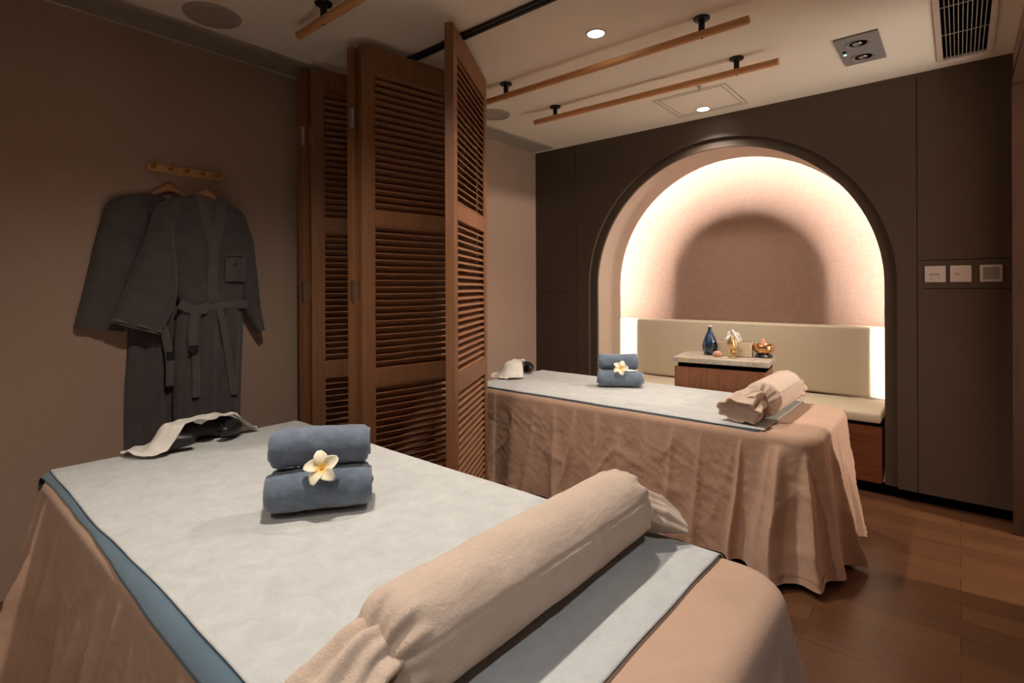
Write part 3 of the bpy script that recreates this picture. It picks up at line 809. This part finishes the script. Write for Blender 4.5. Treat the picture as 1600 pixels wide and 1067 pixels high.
plumeria(c2-back2*.050+Vector((0, 0, .128)), (.4, -.75, .5), .050, 'white and yellow plumeria blossom resting on the towels of the far bed', 1.0)

# ------------------------------------------------------------------ face cushions under white covers
def cradle(c, ang, s, zb, lab1, lab2, rx, ry, seed, spread):
    t = tag(obj('face_cushion', (lambda bm: (tube(bm, [(.062*s*math.cos(a)*1.05, .125*s*math.sin(a), .042*s) for a in [math.radians(25+310*k/40) for k in range(41)]], lambda u: .042*s*min(1, .45+3*min(u, 1-u)), 20), bm)[1])(B()), 'leather', None, True), lab1, 'cushion')
    t.location = c; t.rotation_euler = (0, 0, ang)
    return t
def cushion_h(x, y, s):
    """height of the horseshoe cushion at local x,y"""
    r_ = math.hypot(x/(1.05*.066), y/.128)/s
    d = abs(r_-1)*.1*s
    h = .088*s
    if r_ < 1: return h*(1-.25*(1-r_)**2)
    dd = d/(.05*s)
    return h*math.exp(-dd*dd*1.6)
def cover(c, ang, s, outline, label, seed, lift=.013):
    """crumpled sheet: outline = list of (x,y) local polygon, star-shaped about (0,0)"""
    bm = B(); n = 120; m_ = 40
    ang_pts = sorted([(math.atan2(y, x) % (2*PI), math.hypot(x, y)) for x, y in outline])
    ang_pts = [(ang_pts[-1][0]-2*PI, ang_pts[-1][1])]+ang_pts+[(ang_pts[0][0]+2*PI, ang_pts[0][1])]
    def R(a): 
        a %= 2*PI
        for (p, q), (r_, s_) in zip(ang_pts, ang_pts[1:]):
            if p <= a <= r_:
                f = (a-p)/(r_-p+1e-9); return q+(s_-q)*f
        return ang_pts[0][1]
    def fn(u, v_):
        a = 2*PI*u; rr = R(a)*(v_ if v_ > 0 else .001); x, y = rr*math.cos(a), rr*math.sin(a)
        h = cushion_h(x, y, s)+lift+.016*nz(x*16+seed, y*16)*min(1, v_*1.5)+.005*nz(x*40, y*40+seed)+.012*abs(nz(x*9, y*9+seed*2))
        return (x, y, max(.002, h))
    grid(bm, n, m_, fn, closed_u=True)
    o = obj('cushion_cover', bm, 'paper2', None, True, solid=.0012); tag(o, label, 'paper cover')
    o.location = c; o.rotation_euler = (0, 0, ang); return o
k1 = Vector((-2.385, .835, zt1)); ka = math.radians(8)
cradle(k1, ka, 1.0, zt1, 'black padded face cushion under the white cover at the head of the near bed', '', 0, 0, 1, 0)
cover(k1, ka, 1.0, [(.030, -.004), (.030, -.03), (.038, -.060), (.060, -.115), (.074, -.155), (.060, -.20), (.0, -.24), (-.10, -.25), (-.13, -.05), (-.13, .12), (-.10, .19), (.0, .24), (.035, .23), (.036, .18), (.022, .10), (.024, .07), (.036, .052), (.058, .032), (.054, .014)],
      'crumpled white cover over the black face cushion on the near bed', 3)
k2 = Vector((-2.50, 3.03, zt2))
cradle(k2, ka, 1.0, zt2, 'black padded face cushion under the white cover at the head of the far bed', '', 0, 0, 1, 0)
cover(k2, ka, 1.0, [(.10, -.09), (.13, -.14), (.05, -.23), (-.1, -.21), (-.14, 0), (-.13, .13), (-.06, .13), (.0, .085), (.02, .02), (.05, -.04)],
      'crumpled white cover over the black face cushion on the far bed', 8)

# ------------------------------------------------------------------ robes
def ipoly(pts, u):
    n = len(pts)-1; f = u*n; i = min(int(f), n-1); q = f-i
    def g(k): return Vector(pts[max(0, min(n, k))])
    p0, p1, p2, p3 = g(i-1), g(i), g(i+1), g(i+2)
    return .5*((2*p1)+(p2-p0)*q+(2*p0-5*p1+4*p2-p3)*q*q+(3*p1-p0-3*p2+p3)*q**3)
def pad(name, L, R_, x0, T, mat, parent, nu=60, nv=48, folds=None, dip=0, label=None, wob=.006, seed=0, edge=.5):
    """puffy cloth piece: L and R_ are (y,z) polylines top to bottom; back at x0, bulging toward +x"""
    bm = B()
    def front(u, v_):
        a, b = ipoly(L, u), ipoly(R_, u); p = a.lerp(b, v_)
        pr = max(0, 1-abs(2*v_-1)**3)**edge
        x = x0+T*(.12+.88*pr)
        if folds: x += folds(u, v_)*pr
        x += wob*nz(p[0]*14, p[1]*7, seed)*pr
        z = p[1]-dip*math.sin(PI*v_)*max(0, 1-u*5)
        return (x, p[0], z)
    G = grid(bm, nu, nv, front)
    back = [[bm.verts.new((x0, v_.co.y, v_.co.z)) for v_ in row] for row in G]
    for i in range(nu-1):
        for j in range(nv-1): bm.faces.new((back[i][j], back[i][j+1], back[i+1][j+1], back[i+1][j]))
    for i in range(nu-1):
        for j in (0, nv-1): bm.faces.new((G[i][j], G[i+1][j], back[i+1][j], back[i][j]))
    for j in range(nv-1):
        for i in (0, nu-1): bm.faces.new((G[i][j], G[i][j+1], back[i][j+1], back[i][j]))
    return obj(name, bm, mat, parent, 70, label=label)
def strip(name, pts, w_, x, th, mat, parent, label=None, nseg=30, sag=0, xfn=None):
    bm = B(); n = nseg; rows = []
    for i in range(n+1):
        p = ipoly(pts, i/n); q = ipoly(pts, min(1, i/n+.01)); r_ = ipoly(pts, max(0, i/n-.01)); d = (q-r_); d = d.normalized(); nn = Vector((-d[1], d[0]))
        ww = w_(i/n) if callable(w_) else w_; xb = xfn(i/n) if xfn else x
        rows.append([bm.verts.new((xb, *(p+nn*ww*.5))), bm.verts.new((xb+th*.8, *(p+nn*ww*.42))), bm.verts.new((xb+th, *(p))), bm.verts.new((xb+th*.8, *(p-nn*ww*.42))), bm.verts.new((xb, *(p-nn*ww*.5)))])
    for A, Bq in zip(rows, rows[1:]):
        for j in range(5): bm.faces.new((A[j], A[(j+1) % 5], Bq[(j+1) % 5], Bq[j]))
    bm.faces.new(rows[0][::-1]); bm.faces.new(rows[-1])
    return obj(name, bm, mat, parent, 60, label=label)
def vfold(k, amp, ph, gamma=1.0, start=.12):
    def f(u, v_): return amp*max(0, (u-start)/(1-start))**gamma*(math.sin(k*v_*2*PI+ph+.5*math.sin(u*3))+.4*math.sin(2.3*k*v_*2*PI+ph*2))
    return f
# back robe
t = thing('bathrobe', 'charcoal grey terry bathrobe hanging behind the other one, sleeve at far left', 'bathrobe', (0, 0, 0))
pad('body', [(.85, 1.735), (.735, 1.70), (.715, 1.56), (.725, 1.30), (.73, 1.05), (.715, .75), (.715, .42)], [(.92, 1.735), (1.04, 1.68), (1.07, 1.55), (1.06, 1.30), (1.04, 1.05), (1.05, .75), (1.06, .42)], XL+.004, .030, 'robe', t, 80, 60, vfold(3, .009, 1), .03, seed=1)
pad('sleeve', [(.79, 1.722), (.665, 1.68), (.62, 1.54), (.577, 1.32), (.532, 1.10)], [(.80, 1.62), (.81, 1.52), (.79, 1.40), (.76, 1.22), (.722, 1.07)], XL+.012, .040, 'robe', t, 50, 30, vfold(1.5, .006, 2), seed=2)
pad('sleeve', [(1.02, 1.60), (1.04, 1.45), (1.06, 1.25), (1.09, 1.10)], [(1.06, 1.66), (1.13, 1.50), (1.19, 1.28), (1.23, 1.08)], XL+.006, .03, 'robe', t, 50, 30, vfold(1.5, .006, 2), seed=7)
strip('belt', [(.845, 1.12), (.865, 1.05), (.885, .92), (.885, .80)], .036, XL+.062, .008, 'robeedge', t)
strip('lapel', [(.925, 1.73), (.91, 1.6), (.905, 1.45)], .04, XL+.034, .012, 'robeedge', t)
bm = B(); bx(bm, XL+.070, XL+.0722, .868, .902, .925, .965); obj('belt_label', bm, 'tagblack', t, label='small black woven label')
# front robe
t = thing('bathrobe', 'charcoal grey terry bathrobe hanging in front, belt tied and crest on its pocket', 'bathrobe', (0, 0, 0))
X1 = XL+.060
def bf(u, v_):
    d = vfold(2.6, .011, .6, 1.1, .35)(u, v_)
    w_ = -.016*math.exp(-((u-.47)/.05)**2)       # pulled in at the belt
    return d+w_
pad('body', [(.985, 1.735), (.862, 1.69), (.852, 1.60), (.868, 1.46), (.895, 1.30), (.925, 1.19), (.908, 1.05), (.90, .75), (.90, .40)],
    [(1.105, 1.735), (1.225, 1.67), (1.258, 1.58), (1.250, 1.44), (1.232, 1.30), (1.222, 1.19), (1.226, 1.05), (1.215, .75), (1.205, .40)], X1, .048, 'robe', t, 110, 80, bf, .035, seed=3)
pad('sleeve', [(.95, 1.722), (.835, 1.665), (.785, 1.52), (.72, 1.32), (.652, 1.115)], [(.90, 1.60), (.90, 1.50), (.912, 1.36), (.908, 1.20), (.842, 1.048)], X1+.006, .050, 'robe', t, 60, 36, vfold(1.3, .006, .3), seed=4)
pad('sleeve', [(1.175, 1.66), (1.205, 1.52), (1.225, 1.34), (1.24, 1.15), (1.30, 1.03)], [(1.205, 1.69), (1.272, 1.56), (1.30, 1.38), (1.322, 1.18), (1.338, 1.045)], X1-.012, .045, 'robe', t, 60, 30, vfold(1.0, .006, 1.3), seed=5)
for a, b_ in (([(.842, 1.048), (.75, 1.085), (.652, 1.115)], .018),):
    strip('cuff', [(x_[0], x_[1]+.012) for x_ in a], .024, X1+.012, .046, 'robeedge', t)
# lapels
strip('lapel', [(1.00, 1.735), (1.02, 1.66), (1.045, 1.56), (1.066, 1.46)], .042, X1+.040, .014, 'robeedge', t)
strip('lapel', [(1.108, 1.738), (1.100, 1.64), (1.085, 1.55), (1.066, 1.45), (1.062, 1.32), (1.060, 1.20)], .052, X1+.044, .014, 'robeedge', t)
bm = B(); n_ = 12
vv = [bm.verts.new(p) for p in ((X1+.047, 1.018, 1.700), (X1+.047, 1.092, 1.700), (X1+.050, 1.085, 1.56), (X1+.050, 1.062, 1.50), (X1+.050, 1.045, 1.56))]
bm.faces.new(vv); obj('inner_collar', bm, 'robe', t, solid=.002)
# belt
strip('belt', [(.918, 1.195), (.96, 1.168), (1.00, 1.160), (1.05, 1.172), (1.12, 1.183), (1.228, 1.186)], .048, X1+.034, .020, 'robeedge', t)
pad('belt_knot', [(.985, 1.185), (.978, 1.165), (.985, 1.14)], [(1.045, 1.20), (1.055, 1.178), (1.04, 1.15)], X1+.042, .030, 'robeedge', t, 14, 14, seed=3)
strip('belt_tail', [(1.000, 1.165), (.978, 1.12), (.968, 1.05), (.970, .975)], .044, X1+.050, .014, 'robeedge', t)
strip('belt_tail', [(.982, 1.00), (.985, .90), (.986, .80), (.986, .735)], .036, X1+.042, .012, 'robeedge', t)
strip('belt_tail', [(1.09, 1.165), (1.11, 1.08), (1.13, .95), (1.145, .82), (1.160, .722)], .036, X1+.050, .013, 'robeedge', t)
bm = B(); bx(bm, X1+.0632, X1+.0655, .950, .990, .955, .992); lb = obj('belt_label', bm, 'tagblack', t, label='small black woven label')
bm = B(); lathe(bm, [(.006, 0), (.006, .0008), (.0045, .0008), (.0045, 0)], seg=16)
for v_ in bm.verts: x_, y_, z_ = v_.co; v_.co = (X1+.0655+z_, .970+x_, .974+y_)
obj('label_motif', bm, 'robeedge', lb)
# pocket with crest
bm = B(); 
def pk(u, v_): 
    y = lerp(1.122, 1.226, u); z = lerp(1.448, 1.303, v_); return (X1+.049-.014*max(0, u-.6)/.4+.002*math.sin(u*5), y, z)
grid(bm, 16, 20, pk); pc = obj('pocket', bm, 'robeedge', t, True, solid=-.004)
bm = B(); bx(bm, X1+.047, X1+.0545, 1.124, 1.205, 1.432, 1.436); obj('pocket_hem', bm, 'tagblack', pc)
bm = B()
lathe(bm, [(.011, 0), (.011, .001), (.0085, .001), (.0085, 0)], seg=24)
for k in range(5):
    a = 2*PI*k/5; cyl(bm, (.002*math.cos(a), .002*math.sin(a), .0008), (.007*math.cos(a), .007*math.sin(a), .0008), .0012, .0006, 6)
for k in range(-2, 3): cyl(bm, (k*.0035, -.014-.001*abs(k), .0006), (k*.0035, -.020+.001*abs(k), .0006), .0010, seg=6)
cyl(bm, (-.011, -.026, .0006), (.011, -.026, .0006), .0010, seg=6)
for v_ in bm.verts: x_, y_, z_ = v_.co; v_.co = (X1+.0535+z_, 1.168+x_, 1.392+y_)
obj('crest', bm, 'thread', pc, label='gold embroidered round crest')

def hanger(y, z, x, hooky, hookz, label, hw=.17):
    t = thing('coat_hanger', label, 'hanger', (x, y, z))
    bm = B()
    def fn(u, v_):
        s_ = (u-.5)*2; yy = s_*hw; zz = -.095*abs(s_)**1.35
        a = 2*PI*v_; hh = lerp(.020, .011, abs(s_)); return (.007*math.cos(a), yy, zz+hh*math.sin(a))
    n = 41; G = grid(bm, n, 13, fn); obj('shoulders', bm, 'hanger', t, True)
    bm = B(); pts = [(0, 0, .015), (0, 0, .032)]
    c = (hooky-y, hookz-z)
    pts += [(.002, c[0]*.6, lerp(.032, c[1], .55)), (.006, c[0]*1.0+.012, c[1]-.012), (.010, c[0]+.013, c[1]+.004), (.010, c[0]+.002, c[1]+.013), (.010, c[0]-.010, c[1]+.006)]
    tube(bm, [Vector(ipoly(pts, k/24)) for k in range(25)], .0017, 8); obj('hook', bm, 'chrome', t, True)
hanger(.900, 1.765, XL+.020, .915, 1.855, 'wooden coat hanger carrying the rear bathrobe, left of the other', .12)
hanger(1.045, 1.752, XL+.078, 1.068, 1.850, 'wooden coat hanger carrying the front bathrobe', .12)
t = thing('hook_rack', 'brass wall rack with five hooks above the bathrobes', 'coat rack', (XL, .98, 1.855))
bm = B()
def stadium(hl, hh, n=12): return [(hl-hh+hh*math.cos(a), hh*math.sin(a)) for a in [-PI/2+PI*k/n for k in range(n+1)]]+[(-hl+hh+hh*math.cos(a), hh*math.sin(a)) for a in [PI/2+PI*k/n for k in range(n+1)]]
prism(bm, stadium(.170, .0185), 'x', .001, .006); obj('plate', bm, 'brass', t, 30)
for k in range(5):
    yy = -.145+.0725*k
    bm = B(); lathe(bm, [(.009, 0), (.009, .004), (.005, .006)], seg=14)
    for v_ in bm.verts: x_, y_, z_ = v_.co; v_.co = (.006+z_, yy+x_, .004+y_)
    tube(bm, [Vector(ipoly([(.008, yy, .004), (.022, yy, -.004), (.038, yy, -.004), (.046, yy, .010), (.046, yy, .024)], q/16)) for q in range(17)], .0036, 10)
    obj('hook', bm, 'bronze', t, True)

# ------------------------------------------------------------------ side table and what stands on it
TA = math.radians(7.5)
t = thing('side_table', 'walnut side table with a grey marble top between the far bed and the niche', 'table', (-1.471, 3.40, 0), TA)
W_, D_ = .585, .385
bm = B(); bx(bm, 0, W_, 0, D_, .768, .80, .002); tp = obj('tabletop', bm, 'marble', t, 40, label='grey marble top')
bm = B(); bx(bm, .055, .082, -.0012, -.0002, .779, .795); obj('sticker', bm, 'sticker', tp, label='small yellow sticker')
bm = B(); bx(bm, .03, W_-.02, .03, D_-.02, .735, .768); obj('recess', bm, 'dark', t)
bm = B(); bx(bm, .012, W_-.022, .006, .024, .40, .738, .001); obj('drawer', bm, 'cab', t)
bm = B(); bx(bm, .012, W_-.022, .006, .024, .07, .395, .001); obj('door', bm, 'cab', t)
bm = B(); bx(bm, .012, W_-.022, .025, D_-.012, .06, .735); obj('body', bm, 'cab', t)
for lx in (.06, W_-.07):
    for ly in (.07, D_-.06):
        bm = B(); cyl(bm, (lx-.01, ly, .03), (lx+.01, ly, .03), .029, seg=20); cyl(bm, (lx, ly, .03), (lx, ly, .06), .008, seg=10); obj('caster', bm, 'black', t)
def on_table(u, v_): return (-1.471+u*math.cos(TA)-v_*math.sin(TA), 3.40+u*math.sin(TA)+v_*math.cos(TA), .8005)
t = thing('vase', 'dark blue glazed teardrop bottle vase on the marble top', 'vase', on_table(.185, .262))
bm = B(); lathe(bm, [(.030, 0), (.038, .004), (.050, .035), (.052, .060), (.045, .095), (.030, .130), (.018, .155), (.0125, .172), (.0125, .190), (.0145, .197), (.0100, .199), (.0085, .190), (.0085, .15)], seg=48); obj('body', bm, 'vase', t, True)
bm = B(); lathe(bm, [(.0148, .188), (.0150, .199), (.0085, .200), (.0085, .19)], seg=32); obj('lip', bm, 'white', t, True, label='pale lip')
t = thing('tissue_box', 'cream woven tissue box with a white tissue pulled out, behind the golden bud', 'tissue box', on_table(.345, .26), TA+.04)
bm = B(); bx(bm, -.100, .110, -.055, .055, 0, .095, .006); obj('box', bm, 'wicker', t, 40)
bm = B(); bx(bm, -.102, .112, -.057, .057, .090, .099, .004); obj('rim', bm, 'wicker', t, 40)
bm = B()
def ts(u, v_):
    a = 2*PI*u; r_ = (.052*(1-v_*.35))*(1+.35*nz(math.cos(a)*1.6, math.sin(a)*1.6, v_*2)+.18*math.sin(5*a+v_*4))
    if v_ > .98: r_ *= .2
    return (r_*math.cos(a)-.005, r_*math.sin(a)*.42, .096+.060*v_*(1+.5*nz(math.cos(a)*1.3, math.sin(a)*1.3, 7)+.25*math.cos(a+2)))
grid(bm, 72, 16, ts, closed_u=True); obj('tissue', bm, 'tissue', t, True)
t = thing('bud_ornament', 'golden lotus bud ornament on a short stem in front of the tissue box', 'ornament', on_table(.352, .150))
bm = B(); lathe(bm, [(.022, 0), (.023, .004), (.010, .010), (.006, .022), (.012, .034), (.020, .040), (.014, .050)], seg=28)
for k in range(5):
    a = 2*PI*k/5; tube(bm, [(.008*math.cos(a), .008*math.sin(a), .03), (.022*math.cos(a), .022*math.sin(a), .044), (.020*math.cos(a), .020*math.sin(a), .058)], lambda u: .006*(1-u*.7), 8)
obj('stem', bm, 'brass', t, True)
bm = B(); seg = 48; prof = [(.006, .048), (.020, .062), (.031, .082), (.033, .096), (.027, .118), (.014, .138), (.002, .150)]
rings = [[bm.verts.new((r_*(1+.07*math.cos(6*2*PI*i/seg+z_*20))*math.cos(2*PI*i/seg), r_*(1+.07*math.cos(6*2*PI*i/seg+z_*20))*math.sin(2*PI*i/seg), z_)) for i in range(seg)] for r_, z_ in prof]
for a, b_ in zip(rings, rings[1:]):
    for i in range(seg): bm.faces.new((a[i], a[(i+1) % seg], b_[(i+1) % seg], b_[i]))
bm.faces.new(rings[0][::-1]); bm.faces.new(rings[-1]); obj('bud', bm, 'brass', t, True)
t = thing('stone_ring', 'ring of dark and pale polished stones under the singing bowl', 'stone ring', on_table(.520, .285))
for k in range(12):
    a = 2*PI*k/12; bm = B(); lathe(bm, [(.0005, 0), (.010, .003), (.014, .010), (.010, .017), (.0005, .020)], (.042*math.cos(a), .042*math.sin(a), 0), 12, 1.05, .9)
    obj('stone', bm, 'stonelight' if k in (7, 10, 2) else 'stones', t, True)
c = on_table(.520, .285)
t = thing('singing_bowl', 'round bronze singing bowl at the right of the marble top', 'bowl', (c[0], c[1], c[2]+.0175))
bm = B(); lathe(bm, [(.0005, 0), (.030, .002), (.052, .014), (.064, .034), (.065, .050), (.060, .066), (.056, .068), (.060, .050), (.058, .034), (.046, .018), (.0005, .008)], seg=56); obj('bowl', bm, 'copper', t, True)
t = thing('mallet', 'short pink wooden mallet standing in the singing bowl', 'mallet', (c[0]-.005, c[1]-.01, c[2]+.026))
bm = B(); tube(bm, [(.0, .0, .002), (.002, .004, .05), (.004, .010, .098)], lambda u: .0095+.0015*math.sin(u*PI), 16); obj('stick', bm, 'mallet', t, True)
t = thing('coaster', 'pair of pale flat petals under the small shell at the table front', 'coaster', on_table(.262, .125), .3)
bm = B(); prism(bm, [(.055*math.cos(a)*(1+.18*math.cos(4*a)), .035*math.sin(a)*(1+.15*math.cos(4*a))) for a in [2*PI*k/40 for k in range(40)]], 'z', 0, .004); obj('petals', bm, 'coaster', t)
c = on_table(.262, .130)
t = tag(obj('seashell', (lambda bm: (lathe(bm, [(.020, 0), (.030, .006), (.033, .014), (.026, .028), (.012, .036), (.0005, .038)], seg=48), [setattr(v_, 'co', Vector((v_.co.x*(1+.06*math.cos(10*math.atan2(v_.co.y, v_.co.x))), v_.co.y*(1+.06*math.cos(10*math.atan2(v_.co.y, v_.co.x))), v_.co.z))) for v_ in bm.verts], bm)[2])(B()), 'shell', None, True), 'small ribbed pink shell in front of the blue vase', 'shell')
t.location = (c[0], c[1], c[2]+.0045)

# repeats share a group phrase
for pre, grp in (('downlight', 'recessed ceiling downlights'), ('ceiling_rail', 'wooden rails under the ceiling'), ('wall_switch', 'wall plates beside the arch'),
                 ('rolled_towel', 'rolled towels on the massage beds'), ('bathrobe', 'bathrobes on the wall'), ('coat_hanger', 'hangers on the brass rack'),
                 ('massage_bed', 'draped massage beds'), ('plumeria_flower', 'blossoms on the towels'), ('bolster', 'bolsters on the massage beds'),
                 ('bed_paper', 'white sheets on the beds'), ('blue_bed_sheet', 'blue blankets on the beds'), ('face_cushion', 'face cushions'), ('cushion_cover', 'face cushion covers')):
    for o in COL.objects:
        if o.parent is None and o.name.split('.')[0] == pre: o['group'] = grp
